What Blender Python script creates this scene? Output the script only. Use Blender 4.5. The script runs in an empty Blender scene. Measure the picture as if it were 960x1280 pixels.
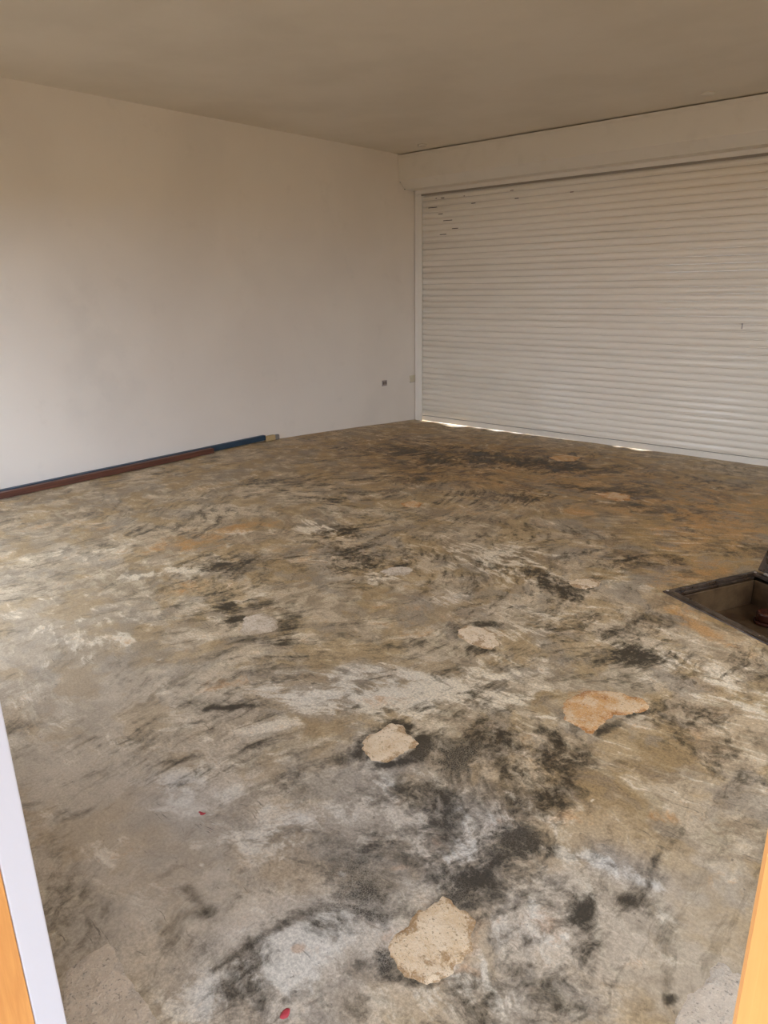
import bpy, bmesh, math, random
import numpy as np
from mathutils import Vector, Matrix
from mathutils.geometry import delaunay_2d_cdt
random.seed(7)
C = bpy.context.scene.collection
sc = bpy.context.scene

# ------------------------------------------------------------------ camera
F = 884.0; CX, CY = 480.0, 640.0; H = 1.5
AX = np.array([[0.75652885, 0.18723343, -0.62658418],      # world X in camera axes (right, down, forward)
               [0.65377396, -0.23941012, 0.71781781],      # world Y
               [-0.01561111, -0.9526943, -0.30352901]])    # world Z
cam_data = bpy.data.cameras.new('camera')
cam_data.sensor_fit = 'HORIZONTAL'; cam_data.sensor_width = 36.0; cam_data.lens = 36.0 * F / 960.0
cam_data.clip_start = 0.01; cam_data.clip_end = 200
cam = bpy.data.objects.new('camera', cam_data); C.objects.link(cam)
r_, u_, b_ = AX[:, 0], -AX[:, 1], -AX[:, 2]
cam.matrix_world = Matrix(((r_[0], u_[0], b_[0], 0), (r_[1], u_[1], b_[1], 0), (r_[2], u_[2], b_[2], H), (0, 0, 0, 1)))
sc.camera = cam

# ------------------------------------------------------------------ light
sc.view_settings.view_transform = 'Standard'; sc.view_settings.look = 'None'
sc.view_settings.gamma = 1.0; sc.view_settings.use_curve_mapping = False
sc.view_settings.exposure = 1.2
world = bpy.data.worlds.new('world'); sc.world = world; world.use_nodes = True
bg = world.node_tree.nodes['Background']
bg.inputs[0].default_value = (0.83, 0.935, 1.13, 1); bg.inputs[1].default_value = 3.0
sc.cycles.max_bounces = 10; sc.cycles.diffuse_bounces = 8; sc.cycles.glossy_bounces = 3
sc.cycles.use_denoising = True
sc.cycles.sample_clamp_indirect = 6.0

sun = bpy.data.lights.new('sun', 'SUN'); sun.energy = 16.0; sun.angle = math.radians(1.5); sun.color = (1.0, .93, .82)
so = bpy.data.objects.new('sun', sun); C.objects.link(so)
so.rotation_euler = Vector((1.0, -.22, -.85)).to_track_quat('-Z', 'Y').to_euler()      # over the roof, on to the added bounce wall

def portal(loc, rot, sx, sy):
    l = bpy.data.lights.new('daylight_portal', 'AREA'); l.shape = 'RECTANGLE'; l.size = sx; l.size_y = sy
    l.cycles.is_portal = True
    o = bpy.data.objects.new('daylight_portal', l); C.objects.link(o); o.location = loc; o.rotation_euler = rot
    return o

# room dimensions
XL, XR, YN, YS, ZC = -5.70, 1.60, 0.30, 7.20, 2.94
YO = 0.17                                  # outer face of the near wall
DOOR = (-1.0, -0.022, 2.10)
WIN = (-5.40, -2.90, 0.10, 2.0)           # window in the near wall (out of frame, its glint shows on the shutter)
FILLWIN = (0.8, 5.6, 0.5, 2.5)                # unseen right-wall window, added to brighten the room
portal(((DOOR[0]+DOOR[1])/2, 0.235, 1.05), (math.pi/2, 0, 0), DOOR[1]-DOOR[0], DOOR[2])
portal(((WIN[0]+WIN[1])/2, 0.235, (WIN[2]+WIN[3])/2), (math.pi/2, 0, 0), WIN[1]-WIN[0], WIN[3]-WIN[2])
portal((XR+0.1, (FILLWIN[0]+FILLWIN[1])/2, (FILLWIN[2]+FILLWIN[3])/2), (math.pi/2, 0, math.pi/2), FILLWIN[1]-FILLWIN[0], FILLWIN[3]-FILLWIN[2])
for o in list(C.objects):
    if o.type == 'LIGHT' and o.location.y < 1: o.rotation_euler = (-math.pi/2, 0, 0) if False else (math.pi/2, 0, math.pi)

# ------------------------------------------------------------------ pixel to world
def ray(u, v):
    c = np.array([(u-CX)/F, (v-CY)/F, 1.0]); return AX @ c
def on_z(u, v, z=0.0): d = ray(u, v); return d*(z-H)/d[2] + np.array([0, 0, H])
def on_y(u, v, y): d = ray(u, v); return d*y/d[1] + np.array([0, 0, H])
def on_x(u, v, x): d = ray(u, v); return d*x/d[0] + np.array([0, 0, H])

# ------------------------------------------------------------------ noise (numpy)
def vnoise(x, y, seed=0):
    xi = np.floor(x).astype(np.int64); yi = np.floor(y).astype(np.int64); xf = x-xi; yf = y-yi
    def h(a, b):
        n = (a*374761393 + b*668265263 + seed*974634777) & 0xffffffff
        n = ((n ^ (n >> 13))*1274126177) & 0xffffffff
        n = (n ^ (n >> 16)) & 0xffffffff
        return n/4294967295.0
    u = xf*xf*xf*(xf*(xf*6-15)+10); v = yf*yf*yf*(yf*(yf*6-15)+10)
    return ((h(xi, yi)*(1-u)+h(xi+1, yi)*u)*(1-v) + (h(xi, yi+1)*(1-u)+h(xi+1, yi+1)*u)*v)*2-1
def fbm(x, y, seed=0, oct=4, g=0.55):
    s = 0; a = 1; t = 0
    for k in range(oct):
        s = s + a*vnoise(x*2**k+k*17.3, y*2**k-k*9.1, seed+k); t += a; a *= g
    return s/t

# ------------------------------------------------------------------ materials
def mat(name, col=(.8, .8, .8), rough=.6, spec=.5, metal=0):
    m = bpy.data.materials.new(name); m.use_nodes = True
    b = m.node_tree.nodes['Principled BSDF']
    b.inputs['Base Color'].default_value = (*col, 1); b.inputs['Roughness'].default_value = rough
    b.inputs['Metallic'].default_value = metal
    b.inputs['Specular IOR Level'].default_value = spec
    return m
class NT:
    def __init__(s, m): s.t = m.node_tree; s.n = s.t.nodes; s.l = s.t.links; s.b = s.n['Principled BSDF']
    def new(s, ty, **k):
        x = s.n.new(ty)
        for a, v in k.items(): setattr(x, a, v)
        return x
    def put(s, sock, v):
        if isinstance(v, bpy.types.NodeSocket): s.l.new(v, sock)
        elif isinstance(v, (tuple, list)) and sock.type == 'RGBA' and len(v) == 3: sock.default_value = (*v, 1)
        else: sock.default_value = v
    def coords(s): return s.new('ShaderNodeTexCoord').outputs['Object']
    def geo(s): return s.new('ShaderNodeNewGeometry').outputs['Position']
    def mapping(s, vec, scale=(1, 1, 1), rot=(0, 0, 0), loc=(0, 0, 0)):
        n = s.new('ShaderNodeMapping'); s.l.new(vec, n.inputs[0]); n.inputs['Scale'].default_value = scale
        n.inputs['Rotation'].default_value = rot; n.inputs['Location'].default_value = loc; return n.outputs[0]
    def noise(s, vec, scale=5, detail=4, rough=.55, dist=0, color=False):
        n = s.new('ShaderNodeTexNoise'); s.l.new(vec, n.inputs['Vector']); n.inputs['Scale'].default_value = scale
        n.inputs['Detail'].default_value = detail; n.inputs['Roughness'].default_value = rough
        n.inputs['Distortion'].default_value = dist; return n.outputs['Color' if color else 'Fac']
    def voro(s, vec, scale=5, feature='DISTANCE_TO_EDGE', out='Distance'):
        n = s.new('ShaderNodeTexVoronoi'); n.feature = feature; s.l.new(vec, n.inputs['Vector']); n.inputs['Scale'].default_value = scale
        return n.outputs[out]
    def m(s, op, a, b=0.0, c=0.0, clamp=False):
        n = s.new('ShaderNodeMath', operation=op, use_clamp=clamp)
        s.put(n.inputs[0], a); s.put(n.inputs[1], b)
        if op in ('MULTIPLY_ADD',): s.put(n.inputs[2], c)
        return n.outputs[0]
    def ramp(s, v, lo, hi, a=0.0, b=1.0):
        n = s.new('ShaderNodeMapRange', interpolation_type='SMOOTHSTEP'); s.put(n.inputs[0], v)
        n.inputs[1].default_value = lo; n.inputs[2].default_value = hi; n.inputs[3].default_value = a; n.inputs[4].default_value = b
        return n.outputs[0]
    def mix(s, f, a, b, mode='MIX'):
        n = s.new('ShaderNodeMix', data_type='RGBA', blend_type=mode); s.put(n.inputs[0], f); s.put(n.inputs[6], a); s.put(n.inputs[7], b)
        return n.outputs[2]
    def vadd(s, a, b, k=1.0):
        n = s.new('ShaderNodeVectorMath', operation='MULTIPLY_ADD'); s.put(n.inputs[0], b); n.inputs[1].default_value = (k, k, k); s.put(n.inputs[2], a); return n.outputs[0]
    def bump(s, h, strength=.3, dist=.01, prev=None):
        n = s.new('ShaderNodeBump'); n.inputs['Strength'].default_value = strength; n.inputs['Distance'].default_value = dist
        s.l.new(h, n.inputs['Height'])
        if prev: s.l.new(prev, n.inputs['Normal'])
        s.l.new(n.outputs[0], s.b.inputs['Normal']); return n.outputs[0]
    def color(s, c): s.put(s.b.inputs['Base Color'], c)
    def attr(s, name): return s.new('ShaderNodeAttribute', attribute_name=name)

# painted plaster walls
WALL = mat('white_painted_plaster', (.74, .72, .69), .55, .3); t = NT(WALL); P = t.geo()
n1 = t.noise(P, 0.9, 3, .5, .4); n2 = t.noise(P, 5, 5, .6)
c = t.mix(t.ramp(n1, .35, .7), (.80, .755, .685), (.75, .705, .64))
c = t.mix(t.ramp(n2, .58, .78, 0, .22), c, (.62, .58, .52))
t.color(c)
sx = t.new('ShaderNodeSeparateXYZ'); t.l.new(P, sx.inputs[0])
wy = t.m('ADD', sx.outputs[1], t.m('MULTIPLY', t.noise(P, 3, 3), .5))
shade_band = t.m('MULTIPLY', t.ramp(wy, 2.8, 3.15), t.ramp(wy, 3.2, 3.8, 1, 0))  # soft window-edge shadow, painted into the left wall's colour
shade_band = t.m('MULTIPLY', shade_band, t.m('MULTIPLY', t.ramp(sx.outputs[2], .25, .7), t.ramp(sx.outputs[2], 1.4, 1.9, 1, 0)))
shade_band = t.m('MULTIPLY', shade_band, t.m('MULTIPLY', t.ramp(sx.outputs[0], -5.6, -5.5, 1, 0), t.ramp(t.noise(P, 4, 4), .35, .6, .35, 1)))
c = t.mix(t.m('MULTIPLY', shade_band, .20), c, (.50, .48, .44)); t.color(c)
t.put(t.b.inputs['Roughness'], t.ramp(n2, .3, .7, .5, .7))
t.bump(t.m('ADD', t.m('MULTIPLY', t.noise(P, 2.2, 2), 1.0), t.m('MULTIPLY', t.noise(P, 60, 3), .03)), .25, .03)
CEIL = mat('ceiling_plaster', (.62, .585, .52), .8, .2); t = NT(CEIL); P = t.geo()
c = t.mix(t.ramp(t.noise(P, 1.3, 4), .35, .7), (.76, .70, .60), (.70, .64, .54)); t.color(c)
t.bump(t.noise(P, 1.6, 3), .3, .04)
WHITE = mat('white_powder_coated_metal', (.70, .685, .66), .38, .5); t = NT(WHITE); P = t.geo()
t.color(t.mix(t.ramp(t.noise(P, 6, 4), .5, .8, 0, .5), (.74, .69, .60), (.64, .59, .50)))
SLAT = mat('white_shutter_aluminium', (.72, .70, .67), .30, .5); t = NT(SLAT); P = t.geo()
s1 = t.noise(t.mapping(P, (1.2, 1, 14)), 2, 4); s2 = t.noise(t.mapping(P, (1, 1, 1.5)), 1.1, 3)
c = t.mix(t.ramp(s1, .45, .75, 0, .35), (.78, .715, .60), (.66, .60, .49))
c = t.mix(t.ramp(s2, .5, .75, 0, .3), c, (.66, .60, .49)); t.color(c)
t.put(t.b.inputs['Roughness'], t.ramp(t.noise(t.mapping(P, (.05, 1, 5)), 1.4, 2), .44, .56, .17, .5))
LIP_SHADE = mat('grey_lip_shade', (.30, .26, .21), .9, .1)
DARK = mat('dark_gap', (.03, .026, .02), .8, .2)
TRIMW = mat('glossy_white_door_paint', (.60, .60, .64), .35, .5); t = NT(TRIMW); P = t.geo()
t.bump(t.noise(P, 12, 3), .15, .01)
WOOD = mat('orange_varnished_wood', (.62, .27, .08), .35, .5); t = NT(WOOD); P = t.geo()
g = t.noise(t.mapping(P, (22, 22, 1.6)), 2.5, 5, .6, .6)
t.color(t.mix(t.ramp(g, .3, .75), (.70, .335, .10), (.56, .235, .065)))
t.bump(g, .15, .004)
BROWN = mat('red_brown_stained_timber', (.12, .045, .026), .5, .4); t = NT(BROWN); P = t.geo()
g = t.noise(t.mapping(P, (30, 2, 30)), 2, 5)
t.color(t.mix(t.ramp(g, .3, .75), (.14, .052, .03), (.08, .032, .022))); t.bump(g, .2, .004)
BLUE = mat('dark_blue_painted_timber', (.03, .09, .17), .45, .5); t = NT(BLUE); P = t.geo()
g = t.noise(t.mapping(P, (20, 3, 20)), 2, 4)
t.color(t.mix(t.ramp(g, .35, .75), (.022, .055, .095), (.014, .034, .06)))
CREAM = mat('pale_raw_timber', (.50, .36, .17), .7, .3); t = NT(CREAM); P = t.geo()
t.color(t.mix(t.noise(P, 40, 4), (.42, .29, .13), (.58, .44, .24)))
GREY = mat('grey_mortar', (.25, .24, .23), .9, .2)
SOCK = mat('grey_plastic_outlet', (.34, .30, .28), .5, .4)
SOCK2 = mat('cream_plastic_outlet', (.58, .53, .40), .5, .4)
PLAS = mat('dark_brown_glossy_plastic', (.045, .028, .02), .32, .5); t = NT(PLAS); P = t.geo()
t.color(t.mix(t.ramp(t.noise(P, 9, 6, .65), .42, .7), (.030, .017, .009), (.105, .07, .042)))
t.put(t.b.inputs['Roughness'], t.ramp(t.noise(P, 14, 4), .3, .7, .2, .55))
CHAM = mat('brown_chamber_lining', (.09, .05, .024), .45, .4); t = NT(CHAM); P = t.geo()
t.color(t.mix(t.ramp(t.noise(P, 7, 6, .65), .35, .7), (.050, .026, .011), (.12, .072, .032)))
t.bump(t.noise(P, 18, 4), .4, .01)
MAROON = mat('maroon_plastic', (.05, .013, .008), .25, .5)
METAL = mat('worn_screw_metal', (.5, .45, .38), .35, .5, .8)
RED = mat('red_paint', (.42, .05, .06), .6, .3); t = NT(RED); P = t.geo()
t.color(t.mix(t.noise(P, 120, 3), (.50, .05, .07), (.33, .05, .06)))
GROUND = mat('outdoor_earth', (.20, .165, .12), .9, .2)

# floor --------------------------------------------------------------
FLOOR = mat('stained_worn_screed', (.4, .37, .32), .5, .4); t = NT(FLOOR); P = t.geo()
A1 = t.attr('stain_a'); A2 = t.attr('stain_b')
sep = t.new('ShaderNodeSeparateColor'); t.l.new(A1.outputs['Color'], sep.inputs[0]); dk, lt, oc = sep.outputs[0], sep.outputs[1], sep.outputs[2]
sep2 = t.new('ShaderNodeSeparateColor'); t.l.new(A2.outputs['Color'], sep2.inputs[0]); wm, ck, rt = sep2.outputs[0], sep2.outputs[1], sep2.outputs[2]
warp = t.noise(P, 2.0, 4, .6, color=True)
W = t.vadd(P, warp, .22)
warp2 = t.noise(P, 9.0, 4, .6, color=True)
W2 = t.vadd(W, warp2, .018)
big = t.noise(W, 2.2, 7, .62)
med = t.noise(W2, 7.0, 7, .66)
fin = t.noise(W2, 38.0, 6, .7)
vfin = t.noise(P, 160.0, 3, .7)
slow = t.noise(P, .55, 1, .5, color=True)
WS = t.vadd(W2, slow, 1.9)
stk = t.noise(t.mapping(WS, (1.8, 7, 1), (0, 0, .55)), 3.2, 6, .66)      # trowel sweeps in two directions
stk2 = t.noise(t.mapping(WS, (8, 2, 1), (0, 0, -.35)), 2.6, 6, .68)
calm = A1.outputs['Alpha']; act = t.m('SUBTRACT', 1.0, t.m('MULTIPLY', calm, .50))
base = t.mix(t.ramp(big, .40, .60), (.31, .255, .185), (.45, .385, .295))
base = t.mix(t.m('MULTIPLY', t.ramp(med, .48, .56), t.m('MULTIPLY', act, .62)), base, (.55, .48, .375))
base = t.mix(t.m('MULTIPLY', calm, .6), base, (.455, .405, .335))
warmc = t.mix(t.ramp(med, .42, .58), (.24, .155, .075), (.39, .27, .14))
base = t.mix(t.m('MULTIPLY', wm, .82), base, warmc)
base = t.mix(t.m('MULTIPLY', t.ramp(stk, .52, .60), t.m('MULTIPLY', act, .40)), base, (.52, .465, .35))
base = t.mix(t.m('MULTIPLY', t.ramp(stk2, .54, .62), t.m('MULTIPLY', act, .38)), base, (.20, .165, .11))
glz = t.noise(t.vadd(P, warp, .5), 3.4, 5, .6)
base = t.mix(t.m('MULTIPLY', t.ramp(glz, .48, .58), t.m('MULTIPLY', act, .50)), base, (.37, .27, .14))
base = t.mix(t.m('MULTIPLY', t.ramp(t.noise(t.mapping(W2, (1, 1, 1), (0, 0, 0), (7, 3, 0)), 3.6, 6, .62), .52, .60), t.m('MULTIPLY', act, .45)), base, (.28, .255, .22))
# pale lime bloom
lf = t.m('ADD', t.m('MULTIPLY', lt, 1.0), t.m('MULTIPLY', t.m('SUBTRACT', t.m('ADD', med, t.m('MULTIPLY', stk, .8)), .9), 3.2))
lf = t.m('MULTIPLY', t.ramp(lf, .30, .85), .80)
base = t.mix(lf, base, t.mix(rt, (.66, .60, .49), (.56, .54, .485)))
# ochre
of = t.m('ADD', oc, t.m('MULTIPLY', t.m('SUBTRACT', t.m('ADD', med, t.m('MULTIPLY', fin, .5)), .75), 3.0))
of = t.m('MULTIPLY', t.ramp(of, .30, 1.1), .72)
base = t.mix(of, base, (.45, .27, .12))
# dark damp stains
d0 = t.m('MULTIPLY', t.m('SUBTRACT', big, .50), 3.0)
d1 = t.m('MULTIPLY', t.m('SUBTRACT', med, .50), -3.2)
d2 = t.m('MULTIPLY', t.m('SUBTRACT', fin, .50), 2.4)
d3 = t.m('MULTIPLY', t.m('SUBTRACT', stk2, .50), 3.2)
df = t.m('ADD', dk, t.m('MULTIPLY', act, t.m('ADD', d0, t.m('ADD', t.m('ADD', d1, d2), d3))))
df1 = t.m('MULTIPLY', t.ramp(df, .0, 1.25), .92)
base = t.mix(df1, base, t.mix(wm, (.115, .096, .066), (.09, .06, .03)))
df2 = t.m('MULTIPLY', t.ramp(t.m('ADD', df, t.m('MULTIPLY', t.m('SUBTRACT', vfin, .5), 1.4)), .95, 1.35), .7)
base = t.mix(df2, base, (.05, .04, .027))
# fine crazing in the dark zones
cr = t.ramp(t.voro(t.vadd(P, warp2, .03), 150.0), .0, .12, 1, 0)
base = t.mix(t.m('MULTIPLY', t.m('MULTIPLY', cr, ck), .6), base, (.40, .36, .29))
# hairline dark scratches and pits
sc1 = t.ramp(t.noise(t.mapping(W2, (4, 46, 1), (0, 0, .45)), 3.0, 3, .6), .30, .36, 1, 0)
gate = t.ramp(t.noise(W, 3.2, 4), .48, .62)
base = t.mix(t.m('MULTIPLY', t.m('MULTIPLY', sc1, gate), .6), base, (.10, .085, .065))
pit = t.ramp(t.noise(P, 75, 3, .6), .26, .32, 1, 0)
base = t.mix(t.m('MULTIPLY', pit, .55), base, (.10, .085, .07))
gr = t.noise(P, 110.0, 5, .8)
gm = t.m('ADD', 1.0, t.m('MULTIPLY', t.m('SUBTRACT', t.ramp(gr, .36, .64, .82, 1.18), 1.0), act))
base = t.mix(1.0, base, t.new('ShaderNodeCombineColor').outputs[0], 'MULTIPLY')
cc = [n for n in t.n if n.bl_idname == 'ShaderNodeCombineColor'][-1]
for q_ in range(3): t.l.new(gm, cc.inputs[q_])
spk = t.m('MULTIPLY', t.ramp(t.noise(P, 46, 4, .65), .64, .70), t.ramp(t.noise(P, 4.5, 3), .48, .60))
base = t.mix(t.m('MULTIPLY', spk, .6), base, (.13, .11, .085))
ga = t.new('ShaderNodeGamma'); t.l.new(base, ga.inputs[0]); ga.inputs[1].default_value = 1.22
base = t.mix(1.0, ga.outputs[0], (1.29, 1.255, 1.19), 'MULTIPLY')
hs = t.new('ShaderNodeHueSaturation'); t.l.new(base, hs.inputs['Color']); t.l.new(t.m('SUBTRACT', 1.05, t.m('MULTIPLY', rt, .42)), hs.inputs['Saturation'])
base = hs.outputs[0]
t.color(base)
t.put(t.b.inputs['Roughness'], t.ramp(med, .3, .7, .48, .72))
hh = t.m('ADD', t.m('MULTIPLY', med, .6), t.m('ADD', t.m('MULTIPLY', fin, .35), t.m('MULTIPLY', stk, .5)))
t.bump(hh, .35, .008)

def patch_mat(name, a, b, d, dark_amt=.5):
    m = mat(name, a, .8, .2); t = NT(m); P = t.geo()
    w = t.noise(P, 20, 4, .6, color=True); W = t.vadd(P, w, .03)
    n = t.noise(W, 14, 6, .65); f = t.noise(W, 60, 5, .7); v = t.noise(P, 190, 3)
    rim = t.attr('rim').outputs['Fac']
    c = t.mix(t.ramp(n, .42, .60), a, b)
    c = t.mix(t.m('MULTIPLY', t.ramp(t.m('ADD', t.noise(W, 11, 6, .7), t.m('MULTIPLY', rim, .14)), .56, .64), dark_amt), c, d)
    c = t.mix(t.m('MULTIPLY', t.ramp(f, .56, .66), .55), c, d)
    c = t.mix(t.m('MULTIPLY', t.ramp(v, .5, .68), .45), c, (.78, .68, .53))
    c = t.mix(t.m('MULTIPLY', t.ramp(t.noise(P, 120, 2), .30, .38, 1, 0), .6), c, (d[0]*.5, d[1]*.5, d[2]*.5))
    t.color(c); t.bump(t.m('ADD', t.m('MULTIPLY', f, .5), n), .9, .010)
    return m
SAND = patch_mat('exposed_sandy_mortar', (.70, .53, .335), (.78, .63, .44), (.36, .215, .095), .8)
SANDG = patch_mat('exposed_grey_mortar', (.56, .46, .34), (.65, .55, .42), (.33, .25, .16), .5)
RUST = patch_mat('exposed_rusty_mortar', (.62, .34, .13), (.70, .50, .29), (.42, .18, .05), .8)
SLABM = patch_mat('smooth_repair_mortar', (.57, .48, .37), (.66, .56, .44), (.36, .32, .27), .4)

# ------------------------------------------------------------------ mesh helpers
def link(name, me, m=None, parent=None, smooth=False):
    o = bpy.data.objects.new(name, me); C.objects.link(o)
    if m and not me.materials: me.materials.append(m)
    if smooth:
        for p in me.polygons: p.use_smooth = True
    if parent: o.parent = parent
    return o
def from_bm(name, bm, m, parent=None, smooth=False):
    bmesh.ops.recalc_face_normals(bm, faces=bm.faces)
    me = bpy.data.meshes.new(name); bm.to_mesh(me); bm.free(); return link(name, me, m, parent, smooth)
def boxbm(bm, lo, hi, bev=0.0, mtx=None):
    vs = [bm.verts.new((x, y, z)) for z in (lo[2], hi[2]) for y in (lo[1], hi[1]) for x in (lo[0], hi[0])]
    fs = [bm.faces.new([vs[i] for i in q]) for q in ((0, 2, 3, 1), (4, 5, 7, 6), (0, 1, 5, 4), (2, 6, 7, 3), (0, 4, 6, 2), (1, 3, 7, 5))]
    if bev:
        es = list({e for f in fs for e in f.edges})
        r = bmesh.ops.bevel(bm, geom=es, offset=bev, segments=2, affect='EDGES', profile=.5)
        vs = list({v for f in r['faces'] for v in f.verts} | {v for v in vs if v.is_valid})
    if mtx is not None: bmesh.ops.transform(bm, matrix=mtx, verts=vs)
    return vs
def box(name, lo, hi, m, parent=None, bev=0.0, mtx=None):
    bm = bmesh.new(); boxbm(bm, lo, hi, bev, mtx); return from_bm(name, bm, m, parent)
def cyl(name, c, r, h, m, parent=None, seg=24, bev=0.0, axis='Z', mtx=None):
    bm = bmesh.new(); bmesh.ops.create_cone(bm, cap_ends=True, segments=seg, radius1=r, radius2=r, depth=h)
    if bev:
        bmesh.ops.bevel(bm, geom=[e for e in bm.edges if len(e.link_faces) == 2 and max(len(f.verts) for f in e.link_faces) > 4], offset=bev, segments=3, affect='EDGES', profile=.5)
    M = Matrix.Translation(c)
    if axis == 'Y': M = M @ Matrix.Rotation(math.pi/2, 4, 'X')
    if axis == 'X': M = M @ Matrix.Rotation(math.pi/2, 4, 'Y')
    if mtx is not None: M = mtx @ M
    bmesh.ops.transform(bm, matrix=M, verts=bm.verts)
    o = from_bm(name, bm, m, parent)
    for p in o.data.polygons: p.use_smooth = len(p.vertices) == 4
    return o
def prism(name, pts, a, b, m, parent=None, axis='X', smooth=False):
    """closed outline extruded along an axis; for X pts are (y, z), for Z pts are (x, y)"""
    bm = bmesh.new()
    f = (lambda p, s: (s, p[0], p[1])) if axis == 'X' else ((lambda p, s: (p[0], p[1], s)) if axis == 'Z' else (lambda p, s: (p[0], s, p[1])))
    A = [bm.verts.new(f(p, a)) for p in pts]; B = [bm.verts.new(f(p, b)) for p in pts]; n = len(pts)
    for i in range(n): bm.faces.new((A[i], A[(i+1) % n], B[(i+1) % n], B[i]))
    bm.faces.new(A); bm.faces.new(B[::-1])
    return from_bm(name, bm, m, parent, smooth)
def empty(name, loc=(0, 0, 0)):
    o = bpy.data.objects.new(name, None); C.objects.link(o); o.location = loc; o.empty_display_size = .1; return o
def hold(o, parent):                       # parent while keeping the child where it was modelled
    o.parent = parent; o.matrix_parent_inverse = Matrix.Translation(parent.location).inverted(); return o
def tag(o, label, cat, group=None):
    o['label'] = label; o['category'] = cat
    if group: o['group'] = group
    return o
def struct(o, label=None):
    o['kind'] = 'structure'
    if label: o['label'] = label
    return o

# ------------------------------------------------------------------ shell
def cut_wall(name, axis, p0, p1, a0, a1, z0, z1, holes, m):
    """wall slab with rectangular holes, as one mesh; axis X: slab runs along x between y=p0..p1"""
    bm = bmesh.new()
    As = sorted({a0, a1, *[h[0] for h in holes], *[h[1] for h in holes]}); Zs = sorted({z0, z1, *[h[2] for h in holes], *[h[3] for h in holes]})
    for i in range(len(As)-1):
        for j in range(len(Zs)-1):
            ca, cz = (As[i]+As[i+1])/2, (Zs[j]+Zs[j+1])/2
            if any(h[0] < ca < h[1] and h[2] < cz < h[3] for h in holes): continue
            if axis == 'X': boxbm(bm, (As[i], p0, Zs[j]), (As[i+1], p1, Zs[j+1]))
            else: boxbm(bm, (p0, As[i], Zs[j]), (p1, As[i+1], Zs[j+1]))
    return struct(from_bm(name, bm, m))
T = .2
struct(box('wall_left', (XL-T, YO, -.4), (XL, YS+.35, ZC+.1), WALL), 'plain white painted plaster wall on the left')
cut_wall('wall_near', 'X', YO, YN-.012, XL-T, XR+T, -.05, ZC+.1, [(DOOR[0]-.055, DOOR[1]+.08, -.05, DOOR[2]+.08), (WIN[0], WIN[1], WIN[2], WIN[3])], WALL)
cut_wall('wall_right', 'Y', XR, XR+T, YO, YS+.35, -.4, ZC+.1, [(FILLWIN[0], FILLWIN[1], FILLWIN[2], FILLWIN[3])], WALL)
struct(box('ceiling', (XL-T, YO, ZC), (XR+T, YS+.35, ZC+.15), CEIL), 'flat beige plaster ceiling')
SHX0, SHX1 = XL+.115, 1.15                          # shutter opening
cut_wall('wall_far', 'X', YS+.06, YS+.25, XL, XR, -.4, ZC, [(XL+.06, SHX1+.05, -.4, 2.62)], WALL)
struct(box('ground', (-25, -20, -.45), (20, 30, -.40), GROUND))
struct(box('pavement_outside', (XL-1, YS+.26, -.40), (XR+1, YS+6, -.215), GROUND))
struct(box('porch_floor', (-7, -3.5, -.40), (3.5, YO-.002, -.06), GROUND))

box_g = struct(box('warm_bounce_wall', (6.2, -6, -.4), (6.5, 14, 2.6), mat('ochre_bounce_render', (.66, .43, .22), .9, .2)))  # unseen wall, added to bounce warm sunlight in from the right
struct(box('jamb_shade_roof', (-1.7, -3.2, 2.5), (2.4, YO-.002, 2.62), WALL))  # unseen roof, added to cut the skylight on the door jambs

# ------------------------------------------------------------------ floor
def ramp_z(y): return -.156*np.clip((y-4.35)/2.85, 0, 1.15)**1.15
def floor_h(x, y):
    return ramp_z(y) + .0035*fbm(x*1.3, y*1.3, 5, 3) + .0012*fbm(x*6, y*6, 9, 2)
HL = np.array(on_z(828, 740)[:2]); HT = np.array(on_z(946, 714)[:2])
hu = (HT-HL)/np.linalg.norm(HT-HL); hv = np.array([hu[1], -hu[0]]); HS = .64
def zc(pts, ox, oy, s): return [(ox+x/s, oy+y/s) for x, y in pts]
PATCH = [
 (zc([(455,230),(490,240),(520,280),(590,330),(635,375),(610,440),(600,520),(540,600),(480,650),(420,680),(380,690),(330,690),(260,640),(210,600),(175,550),(175,460),(210,420),(270,380),(350,300),(400,260)],440,1060,4), SAND, 'largest rounded sandy chipped patch nearest the doorway'),
 (zc([(105,390),(130,370),(190,342),(215,350),(240,375),(265,395),(255,410),(225,420),(205,437),(170,450),(130,440),(110,425)],400,740,2.087), SAND, 'sandy chipped patch with a black lower edge'),
 (zc([(355,100),(385,83),(425,90),(465,110),(470,135),(455,150),(425,148),(390,135),(360,120)],400,740,2.087), SAND, 'small oval sandy patch in mid floor'),
 (zc([(627,295),(645,275),(695,253),(760,258),(800,265),(845,280),(868,298),(850,315),(800,325),(765,325),(745,345),(720,360),(712,373),(690,370),(665,350),(635,335)],400,740,2.087), RUST, 'rust orange kidney shaped chipped patch'),
 (zc([(360,430),(380,390),(430,378),(470,390),(480,410),(470,430),(420,440),(370,445)],140,600,2.286), SANDG, 'pale grey chipped patch ringed with dark stain'),
 (zc([(760,262),(800,247),(850,248),(868,258),(840,275),(790,275)],140,600,2.286), SANDG, None),
 (zc([(355,450),(385,440),(430,438),(460,450),(455,465),(410,473),(370,465)],560,540,2.4), SAND, None),
 (zc([(440,183),(500,180),(550,190),(550,205),(510,208),(460,195)],560,540,2.4), RUST, None),
 (zc([(300,75),(350,67),(400,75),(380,88),(330,88)],560,540,2.4), RUST, None),
 (zc([(820,68),(860,58),(888,65),(880,80),(840,78)],140,600,2.286), RUST, None),
]
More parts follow.
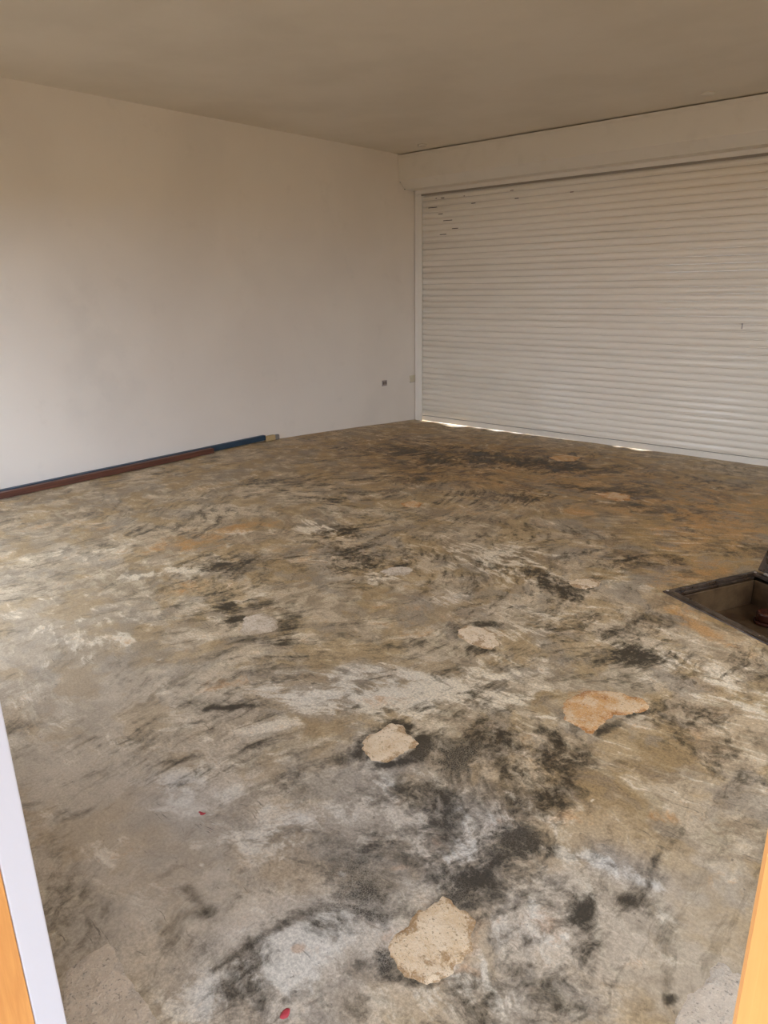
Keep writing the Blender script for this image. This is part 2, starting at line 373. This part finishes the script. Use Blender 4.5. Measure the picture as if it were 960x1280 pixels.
def world_outline(pts, jag, seed):
    w = np.array([on_z(p[0], p[1], 0)[:2] for p in pts])
    for _ in range(2):                                   # far patches sit on the ramp
        w = np.array([on_z(p[0], p[1], float(ramp_z(np.array(q[1]))))[:2] for p, q in zip(pts, w)])
    out = []
    for i in range(len(w)):
        a, b = w[i], w[(i+1) % len(w)]; k = max(1, int(np.linalg.norm(b-a)/.006))
        for j in range(k): out.append(a+(b-a)*j/k)
    out = np.array(out)
    return out + jag*np.stack([fbm(out[:, 0]*34, out[:, 1]*34, seed, 4, .75), fbm(out[:, 0]*34+9, out[:, 1]*34+5, seed+4, 4, .75)], 1)
RING = [(.75, .5), (1.1, 0), (.9, .1), (.95, .2), (.8, 0), (.4, 0), (.6, 0), (.7, .3), (.5, .3), (.7, .2)]
def ring_field():
    for i, (p, m, lab) in enumerate(PATCH):
        w = world_outline(p, .0, i)[::2]; lo, hi = w.min(0)-.16, w.max(0)+.16
        k = np.where((gx > lo[0]) & (gx < hi[0]) & (gy > lo[1]) & (gy < hi[1]))[0]
        if not len(k): continue
        d = np.sqrt(((np.stack([gx[k], gy[k]], 1)[:, None]-w[None])**2).sum(2)).min(1)
        n = fbm(gx[k]*5, gy[k]*5, 90+i, 4, .65)-.1; wd = .018+.035*np.clip(n+.25, 0, 1)
        fd[k] += RING[i][0]*np.exp(-(d/wd)**2)*np.clip(.45+2.6*n, 0, 1.2)
        fo[k] += RING[i][1]*np.exp(-(d/.018)**2)*np.clip(.6-1.5*n, 0, 1.2)
ST = .011
xs = np.arange(XL-.02, XR+.02, ST); ys = np.arange(YO-.0, YS+.25, ST)
gx, gy = np.meshgrid(xs, ys); gx = gx.ravel(); gy = gy.ravel()
gz = floor_h(gx, gy)
# uneven lip under the shutter: shallow dips that let daylight in
def lip(x, y):
    g = np.zeros_like(x)
    for px, w, d in ((533, .10, .010), (550, .05, .006), (567, .13, .019), (577, .09, .014), (598, .10, .008), (621, .12, .011), (646, .07, .007), (775, .05, .006), (802, .12, .009)):
        cx_ = on_y(px, 535, YS)[0]; g += .62*d*np.exp(-((x-cx_)/w)**2)
    return g*np.clip((y-YS+.35)/.3, 0, 1)
gz = gz - lip(gx, gy)
CM = [(120,1010,150,120,20,1.0),(60,780,120,70,0,.8),(180,870,140,40,-5,.5),(200,1110,110,90,0,.8),(880,1160,90,90,20,.8),(900,1250,60,40,0,.6),(840,640,160,40,0,.3),(60,680,90,20,0,.4)]
CL = [(380,1090,300,190,0,.7),(120,900,220,120,0,.35),(720,1150,140,120,0,.35),(560,1050,60,44,0,1.0),(340,1205,120,60,-25,1.0),(395,1170,70,50,-25,.6),(470,980,40,60,0,.8),(790,1085,60,20,20,.7),(230,1000,60,30,20,.8),(420,860,140,30,-5,.5),(600,1020,60,40,0,.5),(560,760,60,20,0,.3),(430,1030,60,50,0,.6)]
def splat_field(splats, x, y, seed):
    out = np.zeros_like(x)
    wx = fbm(x*5, y*5, seed, 4, .6); wy = fbm(x*5+31, y*5-7, seed+3, 4, .6)
    for (px, py, rx, ry, an, s) in splats:
        c = on_z(px, py, 0)[:2]; e = 1.0
        J = np.stack([(on_z(px+e, py)[:2]-c)/e, (on_z(px, py+e)[:2]-c)/e], 1)
        a = math.radians(an); R = np.array([[math.cos(a), -math.sin(a)], [math.sin(a), math.cos(a)]])
        M = J @ R @ np.diag([rx, ry]); size = np.sqrt(abs(np.linalg.det(M)))
        ex = np.sqrt((M**2).sum(1))*2.6
        k = np.where((abs(x-c[0]) < ex[0]) & (abs(y-c[1]) < ex[1]))[0]
        if not len(k): continue
        wa = min(.16, size*.45)
        dx = x[k]-c[0]+wx[k]*wa; dy = y[k]-c[1]+wy[k]*wa
        q = np.linalg.inv(M) @ np.stack([dx, dy]); r2 = (q**2).sum(0)
        out[k] = out[k] + s*np.exp(-(r2**1.5)*.9)
    return out
DK = [(540,1010,90,80,10,.28),(460,1120,70,70,10,.2),(700,1000,150,70,15,.25),(640,1120,120,70,20,.1),(560,560,150,22,3,.35),(720,575,180,16,6,.25),(330,720,120,30,-8,.25),(660,940,110,26,15,.3),(860,940,100,30,20,.2),(480,690,90,16,0,.2),(300,700,55,13,-5,.8),(288,770,13,18,0,.8),(362,778,13,22,0,.7),(325,758,42,6,0,.7),(330,800,42,6,0,.7),(425,664,36,7,0,.5),
 (470,716,22,10,0,.45),(515,600,60,16,0,.35),(560,565,90,16,0,.45),(650,622,60,14,0,.45),(705,572,55,10,5,.6),(765,608,60,7,4,.7),(800,632,70,8,8,.5),
 (655,715,60,11,18,.95),(700,740,40,6,15,.6),(745,668,45,6,8,.7),(690,690,30,6,8,.5),(820,703,45,10,0,.5),(790,700,35,9,0,.4),(800,823,36,13,0,1.2),
 (745,785,40,18,10,.45),(820,780,45,20,10,.35),(495,957,36,5,-12,1.1),(527,932,9,16,0,1.1),(497,905,26,5,15,.7),(570,785,9,9,0,.8),(600,778,34,4,10,.8),
 (602,813,34,4,8,.7),(764,908,22,8,-25,1.2),(698,908,7,22,-10,.7),(790,893,30,5,-5,.8),(560,945,52,22,8,.7),(640,935,60,18,20,.55),(735,950,48,12,10,.85),
 (680,915,30,10,20,.5),(365,968,20,38,20,.5),(520,988,34,18,0,.5),(474,1050,26,17,0,1.0),(500,1005,40,18,0,.55),(445,1125,52,62,20,.85),(500,1224,34,10,20,.8),
 (480,1190,7,38,0,.7),(572,1118,26,26,35,.75),(657,1052,36,17,12,.75),(600,1075,40,16,10,.15),(860,990,40,14,15,.55),(895,900,40,14,25,.45),(728,1142,18,32,-20,.75),
 (798,1132,34,13,20,.8),(822,1105,14,20,0,.4),(256,1140,15,9,-25,1.0),(236,1118,16,10,40,.5),(198,1160,9,6,0,.6),(290,885,34,3,-3,1.0),(245,903,16,2.5,-10,.9),
 (232,950,30,4,-8,.7),(150,925,35,5,0,.4),(40,905,40,14,-15,.55),(95,1110,30,34,-40,.5),(70,1060,14,40,10,.3),(840,1250,9,7,0,1.6),(900,935,40,16,0,.35),
 (470,850,40,10,0,.35),(350,1160,60,8,-30,.45),(70,745,40,10,5,.35),(110,730,50,6,0,.35),(640,965,26,10,30,.6),(840,905,40,8,10,.5),(430,950,40,8,-10,.4),
 (640,855,60,10,-5,.5),(600,880,26,8,0,.5),(380,820,50,8,0,.3),(560,520,10,4,0,.4),(900,765,30,5,25,.6),(690,1010,22,18,10,.55),(640,1100,70,26,15,.45),(690,1200,40,40,20,.3),
 (150,640,60,4,-5,.35),(360,600,60,6,-3,.4),(420,620,60,6,-3,.35),(560,650,70,7,6,.4),(600,720,30,8,0,.4),(90,1020,30,5,-20,.3),(330,930,40,5,-10,.5),(545,1040,40,30,0,.35)]
LT = [(681,897,17,1.6,3,1.3),(668,1135,2.5,14,-20,1.1),(677,1141,2,12,-20,.9),(707,1171,5,3,30,1.5),(690,1178,3,9,-45,1.0),(740,1000,3,3,0,1.2),(253,1083,3,2,0,1.0),(210,716,60,5,-5,.6),(395,660,28,7,0,.7),(620,700,90,16,12,.5),(680,780,60,22,0,.4),(560,860,110,28,-12,.75),(660,877,34,9,0,.7),(400,875,120,15,0,.35),
 (420,850,120,34,-5,.35),(200,920,80,16,-5,.45),(232,967,32,11,0,.8),(230,1000,34,18,30,.5),(300,1010,110,80,0,.2),(660,1005,36,10,35,.9),(590,1010,50,24,0,.35),
 (560,1060,34,26,0,.5),(700,1066,60,9,12,.9),(780,1090,50,12,25,.8),(330,1205,90,36,-25,.75),(395,1170,56,30,-25,.75),(590,1245,55,40,0,1.0),(230,1255,34,20,-20,.7),
 (350,1062,60,46,-30,.35),(640,1150,50,20,20,.35),(860,830,60,26,15,.4),(480,720,30,8,0,.5),(305,665,40,5,0,.6),(70,690,90,10,0,.25),(130,780,120,30,0,.3),(830,1180,70,50,30,.25),
 (560,750,60,18,0,.25),(340,905,60,8,-10,.5),(940,870,40,26,20,.35),(640,690,60,8,10,.4),(470,985,20,16,20,.6),(430,1092,8,6,0,1.2),(430,1030,34,26,-20,.35)]
OC = [(240,678,66,11,-10,.75),(315,657,56,6,-3,.65),(600,596,120,18,0,.25),(800,610,160,40,4,.35),(900,660,100,60,0,.45),(865,722,60,8,-8,.5),(890,795,60,5,28,.55),
 (547,1048,10,14,10,1.1),(502,1086,24,5,-5,.9),(826,1022,24,9,20,.9),(868,922,18,13,0,.6),(625,1005,50,24,0,.3),(700,1000,46,34,0,.35),(292,851,45,11,-10,.7),
 (60,655,40,7,0,.35),(130,661,34,5,-3,.6),(372,1186,10,6,-10,1.2),(525,770,60,20,0,.35),(235,736,34,9,-6,.55),(470,880,50,12,-5,.4),(745,865,30,10,0,.3),(690,1150,34,16,20,.45),
 (610,1130,40,24,0,.3),(570,640,60,9,0,.35),(400,690,70,10,0,.3),(60,730,60,10,0,.2),(860,770,50,12,20,.5),(600,1215,22,8,20,.7),(770,1200,60,20,25,.25),(720,640,50,8,0,.3)]
CK = [(445,1125,55,60,20,1.0),(575,945,50,26,10,.9),(470,1190,20,34,0,.7),(380,950,40,40,0,.4),(640,1060,50,26,0,.35),(572,1118,24,22,35,.6),(480,1010,60,30,0,.3)]
WM = [(560,560,190,34,3,.75),(760,600,230,50,6,.85),(930,660,150,70,0,.85),(900,760,110,40,20,.6),(460,600,120,26,0,.35),(930,900,110,90,0,.4),(300,670,140,26,0,.3),
 (700,960,150,60,10,.3),(560,700,260,70,0,.22),(690,560,120,18,4,.5)]
fd = splat_field(DK, gx, gy, 21); fl = splat_field(LT, gx, gy, 33); fo = splat_field(OC, gx, gy, 45); fc = splat_field(CK, gx, gy, 57); fw = splat_field(WM, gx, gy, 69); fk = splat_field(CL, gx, gy, 81); fm = splat_field(CM, gx, gy, 93)
ring_field()
nx, ny = len(xs), len(ys)
idx = np.arange(nx*ny).reshape(ny, nx)
quads = np.stack([idx[:-1, :-1].ravel(), idx[:-1, 1:].ravel(), idx[1:, 1:].ravel(), idx[1:, :-1].ravel()], 1)
qc = np.stack([gx[quads].mean(1), gy[quads].mean(1)], 1)-HL
iu, iv = qc @ hu, qc @ hv
quads = quads[~((iu > .012) & (iu < HS-.012) & (iv > .012) & (iv < HS-.012))]
me = bpy.data.meshes.new('floor'); me.vertices.add(nx*ny); me.vertices.foreach_set('co', np.stack([gx, gy, gz], 1).ravel())
nq = len(quads); me.loops.add(nq*4); me.polygons.add(nq)
me.loops.foreach_set('vertex_index', quads.ravel().astype(np.int32)); me.polygons.foreach_set('loop_start', np.arange(0, nq*4, 4, dtype=np.int32))
me.update(calc_edges=True); me.polygons.foreach_set('use_smooth', np.ones(nq, dtype=bool))
for nm, ch in (('stain_a', (fd, fl, fo)), ('stain_b', (np.clip(fw, 0, 1), np.clip(fc, 0, 1), np.clip(fk, 0, 1)))):
    a = me.color_attributes.new(nm, 'FLOAT_COLOR', 'POINT')
    a.data.foreach_set('color', np.stack([*ch, np.clip(fm, 0, 1) if nm == 'stain_a' else np.ones_like(fd)], 1).astype(np.float32).ravel())
floor = struct(link('floor', me, FLOOR), 'worn stained cement floor with chipped patches')

def floor_patch(pts, m, name, z=.0030, jag=.015, seed=0, label=None, edge=.012, step=.012):
    rng = np.random.RandomState(seed)
    out = world_outline(pts, jag, seed)
    lo, hi = out.min(0), out.max(0)
    X, Y = np.meshgrid(np.arange(lo[0], hi[0], step), np.arange(lo[1], hi[1], step)); g = np.stack([X.ravel(), Y.ravel()], 1)+rng.uniform(-.003, .003, (X.size, 2))
    verts = [Vector(p) for p in out] + [Vector(p) for p in g]
    vv, ee, ff, _, _, _ = delaunay_2d_cdt(verts, [], [list(range(len(out)))], 1, 1e-6)
    V = np.array([(v.x, v.y) for v in vv])
    d = np.full(len(V), 9.0)
    nxt = np.roll(out, -1, 0)
    for a, b in zip(out, nxt):
        ab = b-a; tt = np.clip(((V-a) @ ab)/max(ab @ ab, 1e-9), 0, 1); d = np.minimum(d, np.linalg.norm(V-a-tt[:, None]*ab, axis=1))
    s = np.clip(d/edge, 0, 1)
    zz = floor_h(V[:, 0], V[:, 1])+(-.0022+(z+.0022)*s) + .0016*fbm(V[:, 0]*22, V[:, 1]*22, seed+2, 3)*s
    me = bpy.data.meshes.new(name); me.from_pydata([(a, b, c) for (a, b), c in zip(V.tolist(), zz.tolist())], [], [tuple(f) for f in ff])
    me.update()
    ea = me.color_attributes.new('rim', 'FLOAT_COLOR', 'POINT'); rr = np.exp(-(d/.022)**2)
    ea.data.foreach_set('color', np.stack([rr, rr, rr, np.ones_like(rr)], 1).astype(np.float32).ravel())
    o = link(name, me, m, floor, True)
    if label: o['label'] = label
    return o
for i, (p, m, lab) in enumerate(PATCH): floor_patch(p, m, 'chipped_patch', seed=i*5+1, label=lab)
floor_patch(zc([(405,966),(432,966),(470,1040),(625,1280),(720,1440),(300,1440),(225,1300),(240,1080),(340,1000)],0,860,3.046), SLABM, 'mortar_repair', z=.0015, jag=.006, seed=77, label='smooth straight edged mortar repair at the left')
floor_patch(zc([(700,870),(740,885),(770,920),(830,940),(900,1000),(960,1300),(500,1330),(500,1200),(510,1130),(520,1080),(600,985),(640,940)],720,980,4), SLABM, 'mortar_repair', z=.004, jag=.02, seed=83, label='rough edged mortar repair beside the right door jamb')
floor_patch([(247,1015),(250,1013.5),(254,1015),(259,1016.5),(255,1019.5),(250,1020)], RED, 'red_paint_spot', z=.0032, jag=.003, seed=5, edge=.004, step=.004)
floor_patch([(349,1268),(352,1262),(358,1259),(364,1260),(363,1266),(360,1273),(353,1277),(349,1274)], RED, 'red_paint_spot', z=.0032, jag=.004, seed=6, edge=.004, step=.004)

# ------------------------------------------------------------------ inspection hatch
hz = float(floor_h(np.array([HL[0]+.3]), np.array([HL[1]+.1]))[0])
HM = Matrix(((hu[0], hv[0], 0, HL[0]), (hu[1], hv[1], 0, HL[1]), (0, 0, 1, hz), (0, 0, 0, 1)))    # local: u along far-left rim, v along near rim
hatch = empty('floor_hatch', (HL[0], HL[1], hz))
tag(hatch, 'open dark brown inspection hatch sunk in the floor with its lid raised', 'floor hatch')
def H_(o): return hold(o, hatch)
HS2 = HS; rw = .032; dep = .17
bm = bmesh.new()
boxbm(bm, (0, 0, -.012), (HS, .020, .006), .003, HM); boxbm(bm, (0, HS-.03, -.012), (HS, HS, .006), .003, HM)
boxbm(bm, (0, .020, -.030), (.050, HS-.03, .009), .009, HM); boxbm(bm, (HS-.034, .020, -.012), (HS, HS-.03, .006), .003, HM)
boxbm(bm, (.045, .020, -.024), (HS-.034, .030, -.010), .002, HM)
H_(from_bm('frame', bm, PLAS))
q = .034
for k, (u0, v0, u1, v1) in enumerate(((q, q-.015, HS-q, q), (q, HS-q, HS-q, HS-q+.015), (q-.015, q, q, HS-q), (HS-q, q, HS-q+.015, HS-q))):
    H_(box('chamber_wall', (u0, v0, -dep), (u1, v1, -.03), CHAM, None, .003, HM))
H_(box('chamber_base', (q-.015, q-.015, -dep-.02), (HS-q+.015, HS-q+.015, -dep), CHAM, None, 0, HM))
for k in range(1):                                   # moulded ribs on the chamber sides
    H_(box('rib', (q+.12+k*.15, q-.001, -dep+.01), (q+.13+k*.15, q+.010, -.05), CHAM, None, .002, HM))
    H_(box('rib', (HS-q-.01, q+.10+k*.15, -dep+.01), (HS-q+.001, q+.11+k*.15, -.05), CHAM, None, .002, HM))
for (a, b) in ((.022, .012), (HS-.022, .022), (.022, HS-.022), (HS-.022, HS-.022)):
    H_(cyl('screw', (a, b, .008), .007, .004, METAL, None, 12, 0, 'Z', HM))
cp = on_z(956, 779, hz-dep)[:2]-HL; cu, cv = float(cp @ hu), float(cp @ hv)
cap = H_(cyl('pipe_cap', (cu, cv, -dep+.04), .045, .05, MAROON, None, 32, .012, 'Z', HM)); cap['label'] = 'maroon round pipe cap'
H_(cyl('pipe_collar', (cu, cv, -dep+.008), .055, .016, MAROON, None, 32, .004, 'Z', HM))
LM = HM @ Matrix.Translation((HS+.004, .02, .012)) @ Matrix.Rotation(-math.radians(64), 4, 'Y')
bm = bmesh.new(); boxbm(bm, (0.0, 0, -.014), (HS-.06, HS-.04, .014), .005, LM)
lid = H_(from_bm('lid', bm, PLAS)); lid['label'] = 'raised lid leaning back from the far edge'
bm = bmesh.new()
for k in range(5): boxbm(bm, (.04+k*.12, .03, .013), (.05+k*.12, HS-.07, .020), .002, LM)
for k in range(5): boxbm(bm, (.03, .04+k*.12, .013), (HS-.09, .05+k*.12, .020), .002, LM)
rb = from_bm('lid_rib', bm, PLAS); rb.parent = lid; rb.matrix_parent_inverse = lid.matrix_world.inverted() if False else Matrix.Identity(4)
for v in (.10, .46): H_(cyl('hinge', (HS-.006, v, .012), .009, .07, METAL, None, 12, .002, 'Y', HM))

# ------------------------------------------------------------------ roller shutter
zf = -.155                                            # underside of the bottom bar
shutter = empty('roller_shutter', ((SHX0+SHX1)/2, YS, zf)); shutter['kind'] = 'structure'
del shutter['kind']
tag(shutter, 'white slatted roller shutter door filling the far wall under its box', 'roller shutter')
def S_(o): return hold(o, shutter)
pitch = .067; z0 = zf+.066; ZT = 2.62
prof = []
nseg = 9
for i in range(nseg+1):                               # a shallow convex slat with a hooked joint at its foot
    u = i/nseg; prof.append((-.014*math.sin(math.pi*min(1, u*.94+.04))**.85, .007+u*(pitch-.008)))
outline = [(p[0], p[1]) for p in prof] + [(.006, pitch-.001), (.006, .0)] + [(-.001, .0), (-.001, .007)]
bm = bmesh.new()
A = [bm.verts.new((SHX0+.014, y, z)) for y, z in outline]; B = [bm.verts.new((SHX1, y, z)) for y, z in outline]; n = len(outline)
for i in range(n): bm.faces.new((A[i], A[(i+1) % n], B[(i+1) % n], B[i]))
bm.faces.new(A); bm.faces.new(B[::-1]); bmesh.ops.recalc_face_normals(bm, faces=bm.faces)
slat_me = bpy.data.meshes.new('slat'); bm.to_mesh(slat_me); bm.free(); slat_me.materials.append(SLAT)
for i, p in enumerate(slat_me.polygons): p.use_smooth = i < nseg
ns = int((ZT-z0)/pitch)+1
rs = random.Random(4)
for k in range(ns):
    o = bpy.data.objects.new('slat', slat_me); C.objects.link(o)
    o.parent = shutter; o.location = Vector((rs.uniform(-.0015, .0015), YS+rs.uniform(-.0008, .0008), z0+k*pitch)) - shutter.location
    o.location.x = rs.uniform(-.0015, .0015)
    o.rotation_euler = (math.radians(rs.uniform(-.5, .5)), 0, 0)
bar = S_(prism('bottom_bar', [(YS-.010, zf), (YS-.010, zf+.056), (YS-.006, zf+.060), (YS+.008, zf+.060), (YS+.008, zf)], SHX0-.02, SHX1, WHITE))
S_(box('backing', (SHX0-.02, YS+.0085, zf+.058), (SHX1, YS+.012, ZT), DARK))
for side, (a, b) in enumerate(((XL+.012, SHX0+.004), (SHX1-.004, SHX1+.10))):
    bm = bmesh.new(); boxbm(bm, (a, YS-.035, -.19), (b, YS-.018, 2.56), .002)
    boxbm(bm, (a, YS-.018, -.19), (b-.03 if side == 0 else b, YS+.05, 2.56), .001)
    S_(from_bm('guide_rail', bm, WHITE))
# chips and scratches where the paint has gone, upper left of the curtain
for (px, py, wpx) in ((545.5, 248, 2), (553.5, 247.5, 5), (541, 259.5, 14), (580.5, 245, 1.5), (592, 254, 6), (551, 267.5, 7), (569, 285.5, 9), (560, 275.5, 14), (554, 293, 10), (646, 248, 5), (640, 238, 4), (715, 240, 4), (928, 405, 1.5)):
    c = on_y(px, py, YS-.0095); w = wpx/110
    S_(box('paint_chip', (c[0]-w/2, YS-.0158, c[2]-.0035), (c[0]+w/2, YS-.0100, c[2]+.0035), DARK if wpx > 4 else BROWN, None, .0008))
c = on_y(928, 407, YS-.0095); S_(box('paint_chip', (c[0]-.004, YS-.0165, c[2]-.03), (c[0]+.004, YS-.008, c[2]+.02), SOCK, None, .001))
# shutter box: profile in (y, z), read off the left wall
pf = [on_x(497.8, 196.5, XL)[1:], on_x(499.7, 226.2, XL)[1:], on_x(505.5, 237.2, XL)[1:], on_x(517.5, 239.8, XL)[1:]]
yb = pf[0][0]; zt = ZC-.012
hood = [(yb, zt), (yb, float(pf[1][1])), (float(pf[2][0]), float(pf[2][1])), (float(pf[3][0])-.02, float(pf[2][1])-.004), (float(pf[3][0])-.02, float(pf[2][1])+.01), (YS+.05, float(pf[2][1])+.01), (YS+.05, zt)]
print('hood', hood)
S_(prism('shutter_box', hood, XL+.006, XR-.002, WHITE))
zb = float(pf[2][1])
S_(box('box_lip', (XL+.05, float(pf[3][0])-.03, zb-.045), (XR-.002, float(pf[3][0])-.012, zb+.004), WHITE, None, .002))
S_(box('lip_shade_strip', (XL+.12, float(pf[3][0])-.016, zb-.066), (XR-.002, float(pf[3][0])-.008, zb-.044), LIP_SHADE, None, .001))  # grey strip painted as the shade below the box lip
S_(box('box_top_trim', (XL+.004, yb-.004, zt-.03), (XR-.002, yb+.001, zt), WHITE, None, .001))
S_(box('end_cap', (XL+.001, yb-.003, float(pf[1][1])-.005), (XL+.010, yb+.02, zt), WHITE, None, .001))
for (px, py) in ((499.6, 208.5), (500.5, 227.5), (506, 236.5), (517, 238.6)):
    c = on_x(px, py, XL+.012); S_(cyl('rivet', (XL+.012, float(c[1]), float(c[2])), .006, .006, DARK, None, 10, 0, 'X'))

# ------------------------------------------------------------------ ceiling and wall fittings
for k, (px, py, r, lab) in enumerate(((885, 116, .055, 'small round ceiling plate above the right half of the shutter box'), (528, 181, .05, 'small round ceiling plate near the far left corner'))):
    c = on_z(px, py, ZC); e = empty('ceiling_plate', (c[0], c[1], ZC)); tag(e, lab, 'ceiling fitting')
    hold(cyl('plate', (c[0], c[1], ZC-.004), r, .008, CEIL, None, 32, .003), e)
    bm = bmesh.new()
    for i in range(32):
        a0, a1 = 2*math.pi*i/32, 2*math.pi*(i+1)/32
        qd = [(r*s*math.cos(a), r*s*math.sin(a), z) for s, a, z in ((.72, a0, -.009), (.72, a1, -.009), (.86, a1, -.015), (.86, a0, -.015))]
        qe = [(r*s*math.cos(a), r*s*math.sin(a), z) for s, a, z in ((.86, a0, -.015), (.86, a1, -.015), (1.0, a1, -.007), (1.0, a0, -.007))]
        for qq in (qd, qe): bm.faces.new([bm.verts.new((c[0]+x, c[1]+y, ZC+z)) for x, y, z in qq])
    hold(from_bm('ring', bm, WHITE, None, True), e)
def outlet(px, py, w, h, m, lab, dm):
    c = on_x(px, py, XL); y, z = float(c[1]), float(c[2])
    e = empty('wall_outlet', (XL, y, z-h/2)); tag(e, lab, 'outlet')
    hold(box('plate', (XL, y-w/2, z-h/2), (XL+.009, y+w/2, z+h/2), m, None, .003), e)
    for s in (-1, 1): hold(box('socket', (XL+.008, y+s*w*.24-w*.15, z-h*.28), (XL+.012, y+s*w*.24+w*.15, z+h*.28), dm, None, .001), e)
    hold(box('shadow_lip', (XL, y-w/2-.004, z-h/2-.006), (XL+.006, y+w/2+.004, z-h/2), SOCK, None, .001), e)
outlet(480.3, 478.5, .085, .062, SOCK, 'small grey double outlet low on the white wall', mat('dark_socket_insert', (.12, .09, .08), .5))
outlet(515.8, 473, .12, .085, SOCK2, 'cream outlet plate low on the wall beside the shutter guide', SOCK2)

# ------------------------------------------------------------------ timbers along the left wall
yend = float(on_x(333, 555, XL+.05)[1]); zl = lambda y: float(floor_h(np.array([XL+.05]), np.array([y]))[0])
bl = box('blue_batten', (XL+.004, .75, .004), (XL+.046, yend, .056), BLUE, None, .002)
tag(bl, 'long dark blue batten on the floor tight against the white wall', 'batten')
ybr = float(on_x(268, 570, XL+.10)[1])
br = box('brown_batten', (XL+.050, .9, .004), (XL+.102, ybr, .050), BROWN, None, .002)
tag(br, 'long red-brown timber batten lying in front of the blue one', 'batten')
cb = box('timber_offcut', (XL+.006, yend+.006, -.012), (XL+.050, yend+.13, .040), CREAM, None, .004); tag(cb, 'short pale raw timber offcut at the end of the blue batten', 'offcut')
gb = box('mortar_lump', (XL+.004, yend+.135, -.018), (XL+.034, yend+.20, .034), GREY, None, .008); tag(gb, 'small grey mortar lump beyond the pale offcut', 'rubble')

# ------------------------------------------------------------------ doorway we look through
def yl(px, py): return float(on_x(px, py, DOOR[0])[1])
y_far = np.mean([yl(20, 983), yl(60, 1160), yl(85, 1280-8)]); y_mid = np.mean([yl(10, 1130), yl(44, 1280)])
xr = np.mean([float(on_y(955, 1041, .15)[0]), float(on_y(912, 1280, .15)[0])])
print('jamb', y_far, y_mid, xr, [yl(20, 983), yl(60, 1160)], [yl(10,1130), yl(44,1280)])
door = empty('door_1', ((DOOR[0]+xr)/2, .2, 0)); struct(door, 'orange wooden door frame in the near doorway')
hold(box('jamb', (DOOR[0]-.05, .10, -.05), (DOOR[0], y_mid, DOOR[2]), WOOD, None, .0015), door)
hold(box('plaster_reveal', (DOOR[0]-.054, y_mid+.0005, -.05), (DOOR[0], y_far, DOOR[2]), TRIMW, None, .003), door)
hold(box('jamb', (xr, .15, -.05), (xr+.085, YN-.02, DOOR[2]), WOOD, None, .004), door)
hold(box('head', (DOOR[0]-.05, .12, DOOR[2]+.001), (xr+.085, YN-.015, DOOR[2]+.07), WOOD, None, .003), door)
# window frames out of view; the right-hand window is added for fill light
def wframe(name, axis, a0, a1, z0, z1, p, n):
    e = empty(name, (0, 0, 0)); struct(e)
    def bar_(u0, w0, u1, w1):
        if axis == 'X': b = box('frame_bar', (u0, p, w0), (u1, p+.05, w1), WOOD, None, .003)
        else: b = box('frame_bar', (p, u0, w0), (p+.05, u1, w1), WOOD, None, .003)
        b.parent = e
    bar_(a0, z0, a1, z0+.05); bar_(a0, z1-.05, a1, z1)
    for k in range(n+1):
        u = a0+(a1-a0-.05)*k/n; bar_(u, z0+.05, u+.05, z1-.05)
wframe('window_1', 'X', WIN[0], WIN[1], WIN[2], WIN[3], .20, 2)
wframe('fill_window', 'Y', FILLWIN[0], FILLWIN[1], FILLWIN[2], FILLWIN[3], XR+.08, 4)
